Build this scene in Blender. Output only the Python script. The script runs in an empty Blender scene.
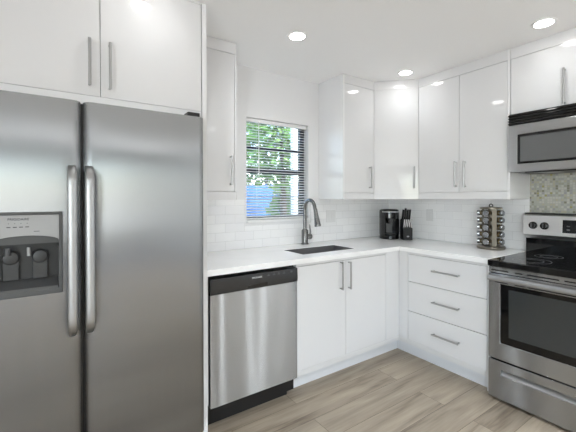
import bpy, bmesh, math, random
from mathutils import Vector, Matrix
random.seed(7)
S = bpy.context.scene
COL = S.collection

# ------------------------------------------------------------------ camera
cd = bpy.data.cameras.new('camera'); cam = bpy.data.objects.new('camera', cd); COL.objects.link(cam)
F_PX, PX, PY = 340.79, 289.25, 200.54
TH, PT, RO = 0.5986, 0.0069, -0.002
cd.sensor_fit = 'HORIZONTAL'; cd.sensor_width = 36.0
cd.lens = F_PX / 576 * 36
cd.shift_x = -(PX - 288) / 576
cd.shift_y = -(216 - PY) / 576
cd.clip_start = 0.05
fw = Vector((math.sin(TH)*math.cos(PT), math.cos(TH)*math.cos(PT), -math.sin(PT)))
rt0 = Vector((math.cos(TH), -math.sin(TH), 0)); up0 = rt0.cross(fw)
rt = rt0*math.cos(RO) + up0*math.sin(RO); up = up0*math.cos(RO) - rt0*math.sin(RO)
m3 = Matrix((rt, up, -fw)).transposed()
cam.matrix_world = Matrix.Translation((-3.0072, -2.4739, 1.3196)) @ m3.to_4x4()
S.camera = cam

# ------------------------------------------------------------------ view, world, sun, added fill lights
S.view_settings.view_transform = 'Standard'; S.view_settings.look = 'None'
S.view_settings.gamma = 1.0; S.view_settings.use_curve_mapping = False
S.view_settings.exposure = -0.06
S.cycles.max_bounces = 12; S.cycles.diffuse_bounces = 6; S.cycles.glossy_bounces = 6
S.cycles.transparent_max_bounces = 16
S.cycles.use_denoising = True
S.cycles.sample_clamp_indirect = 0.0
LAMP_GLOW, LAMP_WATT = 30.0, 105.0        # glow of the recessed lenses, power of the lamp in each fixture
W = bpy.data.worlds.new('world'); S.world = W; W.use_nodes = True
wn = W.node_tree; bg = wn.nodes['Background']
sky = wn.nodes.new('ShaderNodeTexSky'); sky.sky_type = 'NISHITA'; sky.sun_disc = False
sky.sun_elevation = math.radians(50); sky.sun_rotation = math.radians(100)
wn.links.new(sky.outputs[0], bg.inputs[0]); bg.inputs[1].default_value = 1.5
def light(kind, name, loc, rot, energy, color=(1, 1, 1), **kw):
    l = bpy.data.lights.new(name, kind); l.energy = energy; l.color = color
    for k, v in kw.items(): setattr(l, k, v)
    o = bpy.data.objects.new(name, l); COL.objects.link(o); o.location = loc; o.rotation_euler = rot
    return o
light('SUN', 'sun', (3, 2, 6), (math.radians(40), 0, math.radians(40)), 8.0, (1, .96, .9), angle=.01)
# fill lights added outside guessed openings behind the camera and on the left
light('AREA', 'added_patio_fill', (-5.0, -7.6, 1.1), (math.radians(145), 0, 0), 8, (.88, .945, 1), shape='RECTANGLE', size=1.8, size_y=2.0)
light('AREA', 'added_dining_fill', (-6.15, -5.1, 1.35), (0, math.radians(-128), 0), 125, (.88, .945, 1), shape='RECTANGLE', size=1.6, size_y=2.2)

# ------------------------------------------------------------------ materials
def srgb(*c):
    return tuple((v/12.92 if v <= .04045 else ((v+.055)/1.055)**2.4) for v in [x/255 for x in c]) + (1,)
class MatB:
    def __init__(s, name):
        s.m = bpy.data.materials.new(name); s.m.use_nodes = True; s.t = s.m.node_tree
        s.b = s.t.nodes['Principled BSDF']; s.out = s.t.nodes['Material Output']
    def n(s, typ, **kw):
        nd = s.t.nodes.new('ShaderNode'+typ)
        for k, v in kw.items():
            if k in nd.inputs: nd.inputs[k].default_value = v
            else: setattr(nd, k, v)
        return nd
    def l(s, a, b): s.t.links.new(a, b)
    def set(s, **kw):
        for k, v in kw.items(): s.b.inputs[k.replace('_', ' ')].default_value = v
        return s
def plain(name, col, rough=.4, metal=0., noise=.03, nscale=30, bump=0., **kw):
    q = MatB(name); q.set(Roughness=rough, Metallic=metal, **kw)
    tc = q.n('TexCoord'); nz = q.n('TexNoise', Scale=nscale); nz.inputs['Detail'].default_value = 3
    q.l(tc.outputs['Object'], nz.inputs['Vector'])
    mx = q.n('MixRGB'); mx.inputs[1].default_value = col
    mx.inputs[2].default_value = tuple(c*(1-noise*2) for c in col[:3]) + (1,)
    q.l(nz.outputs['Fac'], mx.inputs[0]); q.l(mx.outputs[0], q.b.inputs['Base Color'])
    if bump:
        bp = q.n('Bump', Strength=bump, Distance=.002); q.l(nz.outputs['Fac'], bp.inputs['Height']); q.l(bp.outputs[0], q.b.inputs['Normal'])
    return q.m
def steel(name, col, rough=.28, aniso=.8, axis='X', wave=.0, streak=.05):
    """brushed metal: grain along the axis, highlights drawn out across it"""
    q = MatB(name); q.t.nodes.remove(q.b)
    g = q.n('BsdfAnisotropic', Roughness=rough, Anisotropy=aniso, Rotation={'X': 0., 'Z': .25}[axis]); q.l(g.outputs[0], q.out.inputs[0])
    tc = q.n('TexCoord'); mp = q.n('Mapping'); mp.inputs['Scale'].default_value = {'X': (1.5, 1.5, 220), 'Z': (220, 220, 1.5)}[axis]; q.l(tc.outputs['Object'], mp.inputs[0])
    nc = q.n('TexNoise', Scale=1.0); q.l(mp.outputs[0], nc.inputs['Vector'])
    mx = q.n('MixRGB'); mx.inputs[1].default_value = tuple(c*(1-streak) for c in col[:3])+(1,); mx.inputs[2].default_value = tuple(min(1, c*(1+streak)) for c in col[:3])+(1,)
    q.l(nc.outputs['Fac'], mx.inputs[0]); q.l(mx.outputs[0], g.inputs['Color'])
    tg = q.n('Tangent', direction_type='RADIAL', axis='Z'); q.l(tg.outputs[0], g.inputs['Tangent'])
    if wave:
        n2 = q.n('TexNoise', Scale=2.2); n2.inputs['Detail'].default_value = 1; q.l(tc.outputs['Object'], n2.inputs['Vector'])
        bp = q.n('Bump', Strength=1.0, Distance=wave); q.l(n2.outputs['Fac'], bp.inputs['Height']); q.l(bp.outputs[0], g.inputs['Normal'])
    return q.m
M = {}
M['paint'] = plain('wall_paint', srgb(232, 232, 233), .55, noise=.01, bump=.08, nscale=120)
M['paint2'] = plain('reflection_dimming_grey', srgb(160, 160, 160), .6, noise=.01, bump=.08, nscale=120)  # for the unseen far wall; grey chosen to darken its reflection in the refrigerator
M['ceil'] = plain('ceiling_paint', srgb(249, 249, 249), .7, noise=.01, bump=.08, nscale=120)
M['gloss'] = plain('white_gloss_lacquer', srgb(222, 222, 223), .07, noise=.004)
M['satin'] = plain('white_satin_panel', srgb(232, 232, 233), .22, noise=.004)
M['inside'] = plain('cabinet_underside', srgb(225, 225, 225), .4, noise=.01)
M['toe'] = plain('grey_toe_kick', srgb(224, 226, 229), .3, noise=.01)
M['steel'] = steel('brushed_steel', (.46, .47, .48, 1), .22, .87)
M['lsteel'] = steel('light_brushed_steel', (.50, .505, .51, 1), .28, .7)
M['fsteel'] = steel('fridge_brushed_steel', (.315, .32, .325, 1), .27, .75, axis='Z', wave=.004)
M['bsteel'] = steel('reflection_pale_steel', (.78, .78, .78, 1), .4, .2)  # backguard steel made paler: a bright wall's reflection put into its colour
M['hsteel'] = steel('handle_steel', (.46, .465, .47, 1), .42, .2, axis='Z')
M['nickel'] = plain('satin_nickel', (.47, .47, .47, 1), .34, 1.0, noise=.02)
M['faucet'] = plain('faucet_nickel', (.21, .21, .21, 1), .27, 1.0, noise=.02)
M['chrome'] = plain('chrome', (.75, .75, .75, 1), .08, 1.0, noise=.01)
M['black'] = plain('black_plastic', srgb(22, 22, 23), .35, noise=.05)
M['bgloss'] = plain('black_gloss', srgb(10, 10, 11), .06, noise=.02)
M['console'] = plain('console_black', srgb(40, 40, 41), .16, noise=.02)
M['dark'] = plain('dark_grey_plastic', srgb(50, 51, 52), .4, noise=.03)
M['dark2'] = plain('dark_paddle_plastic', srgb(62, 63, 64), .35, noise=.03)
M['mid'] = plain('mid_grey_plastic', srgb(82, 83, 84), .4, noise=.03)
M['light'] = plain('light_grey_plastic', srgb(168, 169, 170), .4, noise=.02)
M['ovenglass'] = plain('dark_oven_glass', srgb(58, 60, 60), .05, noise=.03)
M['mwglass'] = plain('grey_microwave_glass', srgb(98, 99, 100), .06, noise=.02)
M['cooktop'] = plain('black_glass_cooktop', srgb(16, 16, 17), .05, noise=.02)
M['ring'] = plain('burner_ring_print', srgb(120, 120, 122), .3, noise=.02)
M['sink'] = plain('dark_sink_basin', srgb(104, 104, 105), .35, noise=.05)
M['white'] = plain('white_plastic', srgb(240, 240, 240), .35, noise=.01)
M['blind'] = plain('white_blind_slat', srgb(240, 241, 243), .45, noise=.01)
M['navy'] = plain('dark_navy_window_frame', srgb(24, 32, 52), .4, noise=.03)
M['print_dark'] = plain('dark_print', srgb(40, 40, 42), .5, noise=.01)
M['print_light'] = plain('pale_print', srgb(214, 214, 214), .5, noise=.01)
M['outlet'] = plain('outlet_plate', srgb(226, 226, 226), .3, noise=.01)
M['leafA'] = plain('leaf_green', srgb(128, 172, 84), .5, noise=.25, nscale=6)
M['leafB'] = plain('leaf_dark_green', srgb(62, 96, 62), .5, noise=.25, nscale=6)
M['bark'] = plain('bark', srgb(90, 74, 60), .9, noise=.2)
M['grass'] = plain('lawn_grass', srgb(110, 140, 70), .9, noise=.2, nscale=12)
M['blue'] = plain('blue_painted_wall', srgb(70, 126, 208), .6, noise=.04, nscale=4)
M['glassjar'] = plain('amber_jar_glass', srgb(120, 104, 70), .1, noise=.3, nscale=60)
M['spice'] = plain('dark_spice', srgb(70, 56, 36), .3, noise=.3, nscale=60)
M['rack'] = plain('rack_steel', (.27, .245, .205, 1), .32, 1.0, noise=.05)
M['capsteel'] = plain('jar_cap_steel', (.42, .43, .45, 1), .22, 1.0, noise=.03)
def emis(name, col, st):
    q = MatB(name); e = q.n('Emission', Color=col, Strength=st); q.l(e.outputs[0], q.out.inputs[0]); return q.m
M['lamp'] = emis('lamp_lens', (1, .985, .96, 1), LAMP_GLOW)
M['tube'] = emis('added_light_diffuser', (.97, .99, 1, 1), 6.0)  # glow of the linear light added behind the viewer
def glass(name):
    q = MatB(name); tr = q.n('BsdfTransparent'); gl = q.n('BsdfGlossy', Roughness=.02); fr = q.n('Fresnel', IOR=1.45); mx = q.n('MixShader')
    q.l(fr.outputs[0], mx.inputs[0]); q.l(tr.outputs[0], mx.inputs[1]); q.l(gl.outputs[0], mx.inputs[2]); q.l(mx.outputs[0], q.out.inputs[0]); return q.m
M['glass'] = glass('window_glass')
def quartz():
    q = MatB('white_quartz'); q.set(Roughness=.16)
    tc = q.n('TexCoord'); nz = q.n('TexNoise', Scale=3.0); nz.inputs['Detail'].default_value = 8; nz.inputs['Distortion'].default_value = 1.2
    q.l(tc.outputs['Object'], nz.inputs['Vector']); rp = q.n('ValToRGB')
    rp.color_ramp.elements[0].position = .38; rp.color_ramp.elements[0].color = srgb(240, 240, 240)
    rp.color_ramp.elements[1].position = .6; rp.color_ramp.elements[1].color = srgb(245, 245, 245)
    q.l(nz.outputs['Fac'], rp.inputs[0]); q.l(rp.outputs[0], q.b.inputs['Base Color']); return q.m
M['quartz'] = quartz()
def axes_vec(q, a, b, off=(0, 0)):
    tc = q.n('TexCoord'); sp = q.n('SeparateXYZ'); cb = q.n('CombineXYZ'); q.l(tc.outputs['Object'], sp.inputs[0])
    for i, ax in enumerate((a, b)):
        ad = q.n('Math', operation='ADD'); q.l(sp.outputs[ax], ad.inputs[0]); ad.inputs[1].default_value = off[i]; q.l(ad.outputs[0], cb.inputs[i])
    return cb.outputs[0]
def subway(name, a, off):
    q = MatB(name); q.set(Roughness=.12)
    v = axes_vec(q, a, 'Z', off)
    br = q.n('TexBrick', offset=.5, Scale=1.0)
    for k, val in (('Color1', srgb(247, 247, 247)), ('Color2', srgb(241, 241, 242)), ('Mortar', srgb(218, 218, 218)), ('Mortar Size', .0016), ('Mortar Smooth', .3), ('Brick Width', .165), ('Row Height', .0695)):
        br.inputs[k].default_value = val
    q.l(v, br.inputs['Vector']); q.l(br.outputs['Color'], q.b.inputs['Base Color'])
    bp = q.n('Bump', Strength=.5, Distance=.002, invert=True); q.l(br.outputs['Fac'], bp.inputs['Height']); q.l(bp.outputs[0], q.b.inputs['Normal'])
    rr = q.n('MapRange'); rr.inputs[3].default_value = .1; rr.inputs[4].default_value = .6; q.l(br.outputs['Fac'], rr.inputs[0]); q.l(rr.outputs[0], q.b.inputs['Roughness'])
    return q.m
M['tileX'] = subway('subway_tile_back', 'X', (3.0, -.914)); M['tileY'] = subway('subway_tile_right', 'Y', (5.03, -.914))
def mosaic():
    q = MatB('glass_mosaic_tile'); q.set(Roughness=.15)
    v = axes_vec(q, 'Y', 'Z', (10, 0)); c = .0168
    sc = q.n('VectorMath', operation='SCALE'); sc.inputs['Scale'].default_value = 1/c; q.l(v, sc.inputs[0])
    fl = q.n('VectorMath', operation='FLOOR'); q.l(sc.outputs[0], fl.inputs[0])
    wn_ = q.n('TexWhiteNoise', noise_dimensions='3D'); q.l(fl.outputs[0], wn_.inputs['Vector'])
    rp = q.n('ValToRGB'); rp.color_ramp.interpolation = 'CONSTANT'
    cols = [(0, srgb(196, 196, 186)), (.28, srgb(182, 184, 172)), (.5, srgb(170, 172, 166)), (.66, srgb(186, 182, 160)), (.78, srgb(168, 169, 154)), (.87, srgb(164, 164, 164)), (.93, srgb(140, 138, 122)), (.975, srgb(164, 160, 112))]
    while len(rp.color_ramp.elements) > 1: rp.color_ramp.elements.remove(rp.color_ramp.elements[-1])
    rp.color_ramp.elements[0].color = cols[0][1]
    for p_, c_ in cols[1:]: rp.color_ramp.elements.new(p_).color = c_
    q.l(wn_.outputs['Value'], rp.inputs[0])
    br = q.n('TexBrick', offset=0., Scale=1.0)
    for k, val in (('Mortar Size', .0014), ('Mortar Smooth', .2), ('Brick Width', c), ('Row Height', c)): br.inputs[k].default_value = val
    q.l(v, br.inputs['Vector'])
    mx = q.n('MixRGB'); q.l(br.outputs['Fac'], mx.inputs[0]); q.l(rp.outputs[0], mx.inputs[1]); mx.inputs[2].default_value = srgb(176, 176, 170)
    q.l(mx.outputs[0], q.b.inputs['Base Color']); return q.m
M['mosaic'] = mosaic()
def planks():
    q = MatB('oak_plank_floor'); q.set(Roughness=.42)
    v = axes_vec(q, 'X', 'Y', (12.2+1.745, 12 + .968 - .003 - .072))
    br = q.n('TexBrick', offset=.37, offset_frequency=2, squash=1.0, Scale=1.0)
    for k, val in (('Color1', (0, 0, 0, 1)), ('Color2', (1, 1, 1, 1)), ('Mortar', (.5, .5, .5, 1)), ('Mortar Size', .0013), ('Mortar Smooth', .1), ('Brick Width', 1.22), ('Row Height', .182)):
        br.inputs[k].default_value = val
    q.l(v, br.inputs['Vector'])
    def stretched(sx, sy, detail, dist):
        mp = q.n('Mapping'); mp.inputs['Scale'].default_value = (sx, sy, 1); q.l(v, mp.inputs[0])
        ad = q.n('VectorMath', operation='ADD'); q.l(mp.outputs[0], ad.inputs[0])
        s2 = q.n('VectorMath', operation='SCALE'); s2.inputs['Scale'].default_value = 7.0; q.l(br.outputs['Color'], s2.inputs[0]); q.l(s2.outputs[0], ad.inputs[1])
        nz = q.n('TexNoise', Scale=1.0); nz.inputs['Detail'].default_value = detail; nz.inputs['Distortion'].default_value = dist
        q.l(ad.outputs[0], nz.inputs['Vector']); return nz.outputs['Fac']
    g1 = stretched(1.6, 14, 6, .6); g2 = stretched(5, 90, 4, .3); g3 = stretched(.7, 3.2, 3, 1.0)
    rp = q.n('ValToRGB'); e = rp.color_ramp.elements
    e[0].position = .34; e[0].color = srgb(96, 83, 70); e[1].position = .68; e[1].color = srgb(181, 168, 150)
    e.new(.48).color = srgb(152, 140, 124)
    ma = q.n('Math', operation='MULTIPLY'); ma.inputs[1].default_value = .55; q.l(g1, ma.inputs[0])
    mb = q.n('Math', operation='MULTIPLY_ADD'); mb.inputs[1].default_value = .2; q.l(g2, mb.inputs[0]); q.l(ma.outputs[0], mb.inputs[2])
    mc = q.n('Math', operation='MULTIPLY_ADD'); mc.inputs[1].default_value = .3; q.l(g3, mc.inputs[0]); q.l(mb.outputs[0], mc.inputs[2])
    q.l(mc.outputs[0], rp.inputs[0])
    hs = q.n('HueSaturation'); q.l(rp.outputs[0], hs.inputs['Color'])
    mr = q.n('MapRange'); mr.inputs[3].default_value = .9; mr.inputs[4].default_value = 1.08; q.l(br.outputs['Color'], mr.inputs[0]); q.l(mr.outputs[0], hs.inputs['Value'])
    mx = q.n('MixRGB'); q.l(br.outputs['Fac'], mx.inputs[0]); q.l(hs.outputs[0], mx.inputs[1]); mx.inputs[2].default_value = srgb(92, 80, 68)
    q.l(mx.outputs[0], q.b.inputs['Base Color'])
    bp = q.n('Bump', Strength=.25, Distance=.002); sb = q.n('Math', operation='SUBTRACT'); q.l(g2, sb.inputs[0]); q.l(br.outputs['Fac'], sb.inputs[1]); q.l(sb.outputs[0], bp.inputs['Height']); q.l(bp.outputs[0], q.b.inputs['Normal'])
    return q.m
M['floor'] = planks()

# ------------------------------------------------------------------ mesh helpers
class B:
    """collects shapes in world (or local) coordinates into one mesh"""
    def __init__(s): s.bm = bmesh.new()
    def box(s, x0, x1, y0, y1, z0, z1):
        x0, x1 = sorted((x0, x1)); y0, y1 = sorted((y0, y1)); z0, z1 = sorted((z0, z1))
        v = [s.bm.verts.new((x, y, z)) for x in (x0, x1) for y in (y0, y1) for z in (z0, z1)]
        for f in ((0, 1, 3, 2), (4, 6, 7, 5), (0, 4, 5, 1), (2, 3, 7, 6), (0, 2, 6, 4), (1, 5, 7, 3)): s.bm.faces.new([v[i] for i in f])
        return s
    def prism(s, poly, c0, c1, axis='z'):
        """poly in the plane across the axis: z -> (x,y), y -> (x,z), x -> (y,z)"""
        def P(a, b, c): return {'z': (a, b, c), 'y': (a, c, b), 'x': (c, a, b)}[axis]
        lo = [s.bm.verts.new(P(a, b, c0)) for a, b in poly]; hi = [s.bm.verts.new(P(a, b, c1)) for a, b in poly]
        n = len(poly); s.bm.faces.new(lo); s.bm.faces.new(hi)
        for i in range(n): s.bm.faces.new((lo[i], lo[(i+1) % n], hi[(i+1) % n], hi[i]))
        return s
    def ring(s, outer, inner, c0, c1, axis='z'):
        """plate with a hole: outer and inner loops have the same number of points"""
        def P(a, b, c): return {'z': (a, b, c), 'y': (a, c, b), 'x': (c, a, b)}[axis]
        n = len(outer)
        L = [[s.bm.verts.new(P(a, b, c)) for a, b in lp] for lp in (outer, inner) for c in (c0, c1)]
        for i in range(n):
            j = (i+1) % n
            s.bm.faces.new((L[0][i], L[0][j], L[2][j], L[2][i])); s.bm.faces.new((L[1][i], L[3][i], L[3][j], L[1][j]))
            s.bm.faces.new((L[0][i], L[1][i], L[1][j], L[0][j])); s.bm.faces.new((L[2][i], L[2][j], L[3][j], L[3][i]))
        return s
    def hole(s, a0, a1, b0, b1, ha0, ha1, hb0, hb1, c0, c1, axis):
        return s.ring([(a0, b0), (a1, b0), (a1, b1), (a0, b1)], [(ha0, hb0), (ha1, hb0), (ha1, hb1), (ha0, hb1)], c0, c1, axis)
    def lathe(s, prof, c=(0, 0, 0), axis=(0, 0, 1), seg=24):
        """prof: (radius, height) pairs along the axis"""
        az = Vector(axis).normalized(); ax = az.orthogonal().normalized(); ay = az.cross(ax); c = Vector(c); rows = []
        for r, h in prof:
            if r < 1e-6: rows.append([s.bm.verts.new(c + az*h)])
            else: rows.append([s.bm.verts.new(c + az*h + (ax*math.cos(t)+ay*math.sin(t))*r) for t in [2*math.pi*i/seg for i in range(seg)]])
        for A, Bq in zip(rows, rows[1:]):
            for i in range(seg):
                j = (i+1) % seg
                if len(A) == 1 and len(Bq) == 1: continue
                if len(A) == 1: s.bm.faces.new((A[0], Bq[i], Bq[j]))
                elif len(Bq) == 1: s.bm.faces.new((A[i], Bq[0], A[j]))
                else: s.bm.faces.new((A[i], Bq[i], Bq[j], A[j]))
        for rw, fl in ((rows[0], True), (rows[-1], False)):
            if len(rw) > 1: s.bm.faces.new(rw)
        return s
    def cyl(s, c, r, h, axis=(0, 0, 1), r2=None, seg=24):
        return s.lathe([(r, 0), (r2 if r2 is not None else r, h)], c, axis, seg)
    def tube(s, pts, r, seg=12):
        pts = [Vector(p) for p in pts]; rr = r if isinstance(r, (list, tuple)) else [r]*len(pts); rows = []
        t0 = (pts[1]-pts[0]).normalized(); nx = t0.orthogonal().normalized()
        for i, p in enumerate(pts):
            t = (pts[min(i+1, len(pts)-1)] - pts[max(i-1, 0)]).normalized()
            nx = (nx - t*nx.dot(t)).normalized(); ny = t.cross(nx)
            rows.append([s.bm.verts.new(p + (nx*math.cos(a)+ny*math.sin(a))*rr[i]) for a in [2*math.pi*k/seg for k in range(seg)]])
        for A, Bq in zip(rows, rows[1:]):
            for i in range(seg): s.bm.faces.new((A[i], A[(i+1) % seg], Bq[(i+1) % seg], Bq[i]))
        s.bm.faces.new(rows[0]); s.bm.faces.new(rows[-1]); return s
    def sheet(s, grid, thick):
        """grid[i][j] of points; thick: offset vector giving the sheet its depth"""
        T = Vector(thick); A = [[s.bm.verts.new(p) for p in r] for r in grid]; C = [[s.bm.verts.new(Vector(p)+T) for p in r] for r in grid]
        n, m = len(grid), len(grid[0])
        for i in range(n-1):
            for j in range(m-1):
                s.bm.faces.new((A[i][j], A[i+1][j], A[i+1][j+1], A[i][j+1])); s.bm.faces.new((C[i][j], C[i][j+1], C[i+1][j+1], C[i+1][j]))
        for i in range(n-1):
            for j in (0, m-1): s.bm.faces.new((A[i][j], A[i+1][j], C[i+1][j], C[i][j]))
        for j in range(m-1):
            for i in (0, n-1): s.bm.faces.new((A[i][j], A[i][j+1], C[i][j+1], C[i][j]))
        return s
def make(name, b, mat, parent=None, bevel=0., smooth=None, seg=2):
    """links the collected shapes as ONE mesh; world coordinates are made local to a parent made by thing()"""
    bm = b.bm if isinstance(b, B) else b
    bmesh.ops.recalc_face_normals(bm, faces=bm.faces)
    me = bpy.data.meshes.new(name); o = bpy.data.objects.new(name, me); COL.objects.link(o)
    root = parent
    while root is not None and root.parent is not None: root = root.parent
    if root is not None and root.get('_w'): bmesh.ops.translate(bm, verts=bm.verts, vec=-Vector(root.location))
    bm.to_mesh(me); bm.free()
    me.materials.append(M[mat] if isinstance(mat, str) else mat)
    if parent is not None: o.parent = parent
    if bevel:
        md = o.modifiers.new('bevel', 'BEVEL'); md.width = bevel; md.segments = seg; md.limit_method = 'ANGLE'; md.angle_limit = math.radians(40)
    ang = 35 if smooth is None else smooth
    for p in me.polygons: p.use_smooth = True
    me.set_sharp_from_angle(angle=math.radians(ang))
    return o
ROOTS = []
def tag(o, label, cat, group=None):
    o['label'] = label; o['category'] = cat
    if group: o['group'] = group
    return o
def thing(name, label, cat, loc=(0, 0, 0), rotz=0., group=None, world=True):
    o = bpy.data.objects.new(name, None); COL.objects.link(o); o.empty_display_size = .1
    o.location = loc; o.rotation_euler = (0, 0, rotz)
    if world: o['_w'] = 1; ROOTS.append(o)
    return tag(o, label, cat, group)
def struct(name, b, mat, parent=None, **kw):
    o = make(name, b, mat, parent, **kw)
    if parent is None: o['kind'] = 'structure'
    return o
def text(name, s, size, origin, xdir, ydir, mat, parent, depth=.0006):
    c = bpy.data.curves.new(name, 'FONT'); c.body = s; c.size = size; c.align_x = 'CENTER'; c.align_y = 'CENTER'; c.extrude = depth
    t = bpy.data.objects.new(name, c); COL.objects.link(t)
    dg = bpy.context.evaluated_depsgraph_get(); me = bpy.data.meshes.new_from_object(t.evaluated_get(dg))
    bpy.data.objects.remove(t); bm = bmesh.new(); bm.from_mesh(me)
    X = Vector(xdir).normalized(); Y = Vector(ydir).normalized(); Z = X.cross(Y)
    bmesh.ops.transform(bm, matrix=Matrix.Translation(origin) @ Matrix((X, Y, Z)).transposed().to_4x4(), verts=bm.verts)
    return make(name, bm, mat, parent)
def arc(cx, cy, r, a0, a1, n): return [(cx+r*math.cos(math.radians(a0+(a1-a0)*i/n)), cy+r*math.sin(math.radians(a0+(a1-a0)*i/n))) for i in range(n+1)]

# ------------------------------------------------------------------ the room
CZ = 2.383
RX0, RY0 = -6.0, -7.5
struct('floor', B().box(RX0-.12, .12, RY0-.12, .12, -.1, 0), 'floor')
struct('ceiling', B().box(RX0-.12, .12, RY0-.12, .12, CZ, CZ+.15), 'ceil')
WX0, WX1, WZ0, WZ1 = -1.738, -1.106, 1.12, 1.98
struct('wall_back', B().hole(RX0-.12, .12, 0, CZ, WX0, WX1, WZ0, WZ1, 0, .12, 'y'), 'paint')
struct('wall_right', B().box(0, .12, RY0, 0, 0, CZ), 'paint')
struct('wall_left', B().hole(RY0, 0, 0, CZ, -6.2, -4.0, .5, 2.1, RX0-.12, RX0, 'x'), 'paint')
struct('wall_front', B().hole(RX0, 0, 0, CZ, -5.9, -4.1, .02, 2.12, RY0-.12, RY0, 'y'), 'paint2')
struct('baseboard_right', B().box(-.014, 0, RY0, -2.13, 0, .1), 'satin', bevel=.003)
# unseen patio door and dining window frames, added to go with the fill lights
d = struct('added_patio_door', B().hole(-5.9, -4.1, .02, 2.12, -5.84, -4.16, .06, 2.06, RY0-.1, RY0-.03, 'y').box(-5.04, -4.96, RY0-.1, RY0-.03, .06, 2.06), 'satin')
d = struct('added_dining_window', B().hole(-6.2, -4.0, .5, 2.1, -6.14, -4.06, .56, 2.04, RX0-.1, RX0-.03, 'x').box(RX0-.1, RX0-.03, -5.13, -5.07, .56, 2.04), 'satin')
# the window over the sink
w = bpy.data.objects.new('window_1', None); COL.objects.link(w); w['kind'] = 'structure'; w['label'] = 'window with dark navy frame above the sink'; w['category'] = 'window'
fy0, fy1 = .07, .1
fr = B().box(WX0, WX0+.02, fy0, fy1, WZ0+.02, WZ1).box(WX1-.045, WX1, fy0, fy1, WZ0+.02, WZ1).box(WX0+.02, WX1-.045, fy0, fy1, WZ1-.02, WZ1)
for a, b_ in ((1.738, 1.752), (1.53, 1.578), (1.325, 1.339), (WZ0+.02, WZ0+.05)): fr.box(WX0+.02, WX1-.045, fy0+.002, fy1-.002, a, b_)
make('frame', fr, 'navy', w)
make('pane', B().box(WX0+.02, WX1-.045, .083, .087, WZ0+.05, WZ1-.02), 'glass', w)
make('sill', B().box(WX0, WX1, -.014, .118, WZ0, WZ0+.02), 'white', w, bevel=.002)
# subway tile on the walls
tl = B().prism([(-2.32, .914), (-.002, .914), (-.002, 1.309), (-1.085, 1.309), (-1.085, 1.096), (-1.76, 1.096), (-1.76, 1.309), (-2.32, 1.309)], -.008, -.0005, 'y')
struct('trim_1', tl, 'tileX')
struct('trim_2', B().box(-.008, -.0005, -1.345, -.008, .914, 1.309).box(-.008, -.0005, -1.345, -1.352, .914, 1.5), 'tileY')
mo = make('mosaic_tile_panel', B().box(-.009, -.0005, -2.112, -1.353, .93, 1.56), 'mosaic')
tag(mo, 'beige and grey glass mosaic tile panel on the wall behind the range', 'tile panel')

# ------------------------------------------------------------------ cabinets
UH, UD = 1.309, .33      # underside and depth of the wall cabinets
def bar_handle(parent, a, b, out, r=.0068, stand=.03, inset=.007):
    """straight bar handle from a to b standing off along out"""
    a, b, out = Vector(a), Vector(b), Vector(out); d = (b-a).normalized()
    m = B(); m.tube([a+out*stand, b+out*stand], r, 10)
    for p in (a+d*inset, b-d*inset): m.tube([p-out*.0005, p+out*stand], r*.8, 8)
    return make('handle', m, 'nickel', parent)
def door_y(root, x0, x1, z0, z1, yf, name='door'):      # a door facing -y
    return make(name, B().box(x0+.0015, x1-.0015, yf, yf+.018, z0, z1), 'gloss', root, bevel=.0012)
def door_x(root, y0, y1, z0, z1, xf, name='door'):      # a door facing -x
    return make(name, B().box(xf, xf+.018, y0+.0015, y1-.0015, z0, z1), 'gloss', root, bevel=.0012)

DZ0, DZ1 = 1.367, 2.303
# narrow wall cabinet between the fridge panel and the window
t = thing('wall_cabinet', 'narrow white gloss wall cabinet between refrigerator panel and window', 'cabinet', (-2.15, -.17, UH))
make('body', B().box(-2.321, -1.983, -.311, -.009, UH+.02, CZ-.002), 'inside', t)
make('end_panel', B().box(-1.9822, -1.982, -.328, -.009, UH, CZ-.001), 'satin', t)
make('filler', B().box(-2.321, -1.983, -.33, -.312, DZ1+.003, CZ-.001), 'gloss', t)
make('light_rail', B().box(-2.321, -1.983, -.326, -.308, UH, DZ0-.003), 'gloss', t)
dr = door_y(t, -2.319, -1.997, DZ0, DZ1, -.33)
make('edge_strip', B().box(-1.9955, -1.9825, -.33, -.312, DZ0-.002, DZ1+.002), 'satin', t)
bar_handle(dr, (-2.031, -.33, 1.41), (-2.031, -.33, 1.607), (0, -1, 0))

# wall cabinet right of the window
t = thing('wall_cabinet', 'white gloss single door wall cabinet just right of the window', 'cabinet', (-.8, -.17, UH))
make('body', B().box(-.97, -.607, -.311, -.009, UH+.02, CZ-.002), 'inside', t)
make('end_panel', B().box(-.989, -.971, -.331, -.002, UH, CZ-.001), 'satin', t, bevel=.001)
make('filler', B().box(-.971, -.606, -.33, -.312, DZ1+.003, CZ-.001), 'gloss', t)
make('light_rail', B().box(-.971, -.602, -.33, -.312, UH, DZ0-.003), 'gloss', t)
dr = door_y(t, -.971, -.606, DZ0, DZ1, -.33)
bar_handle(dr, (-.668, -.33, 1.408), (-.668, -.33, 1.602), (0, -1, 0))

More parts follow.
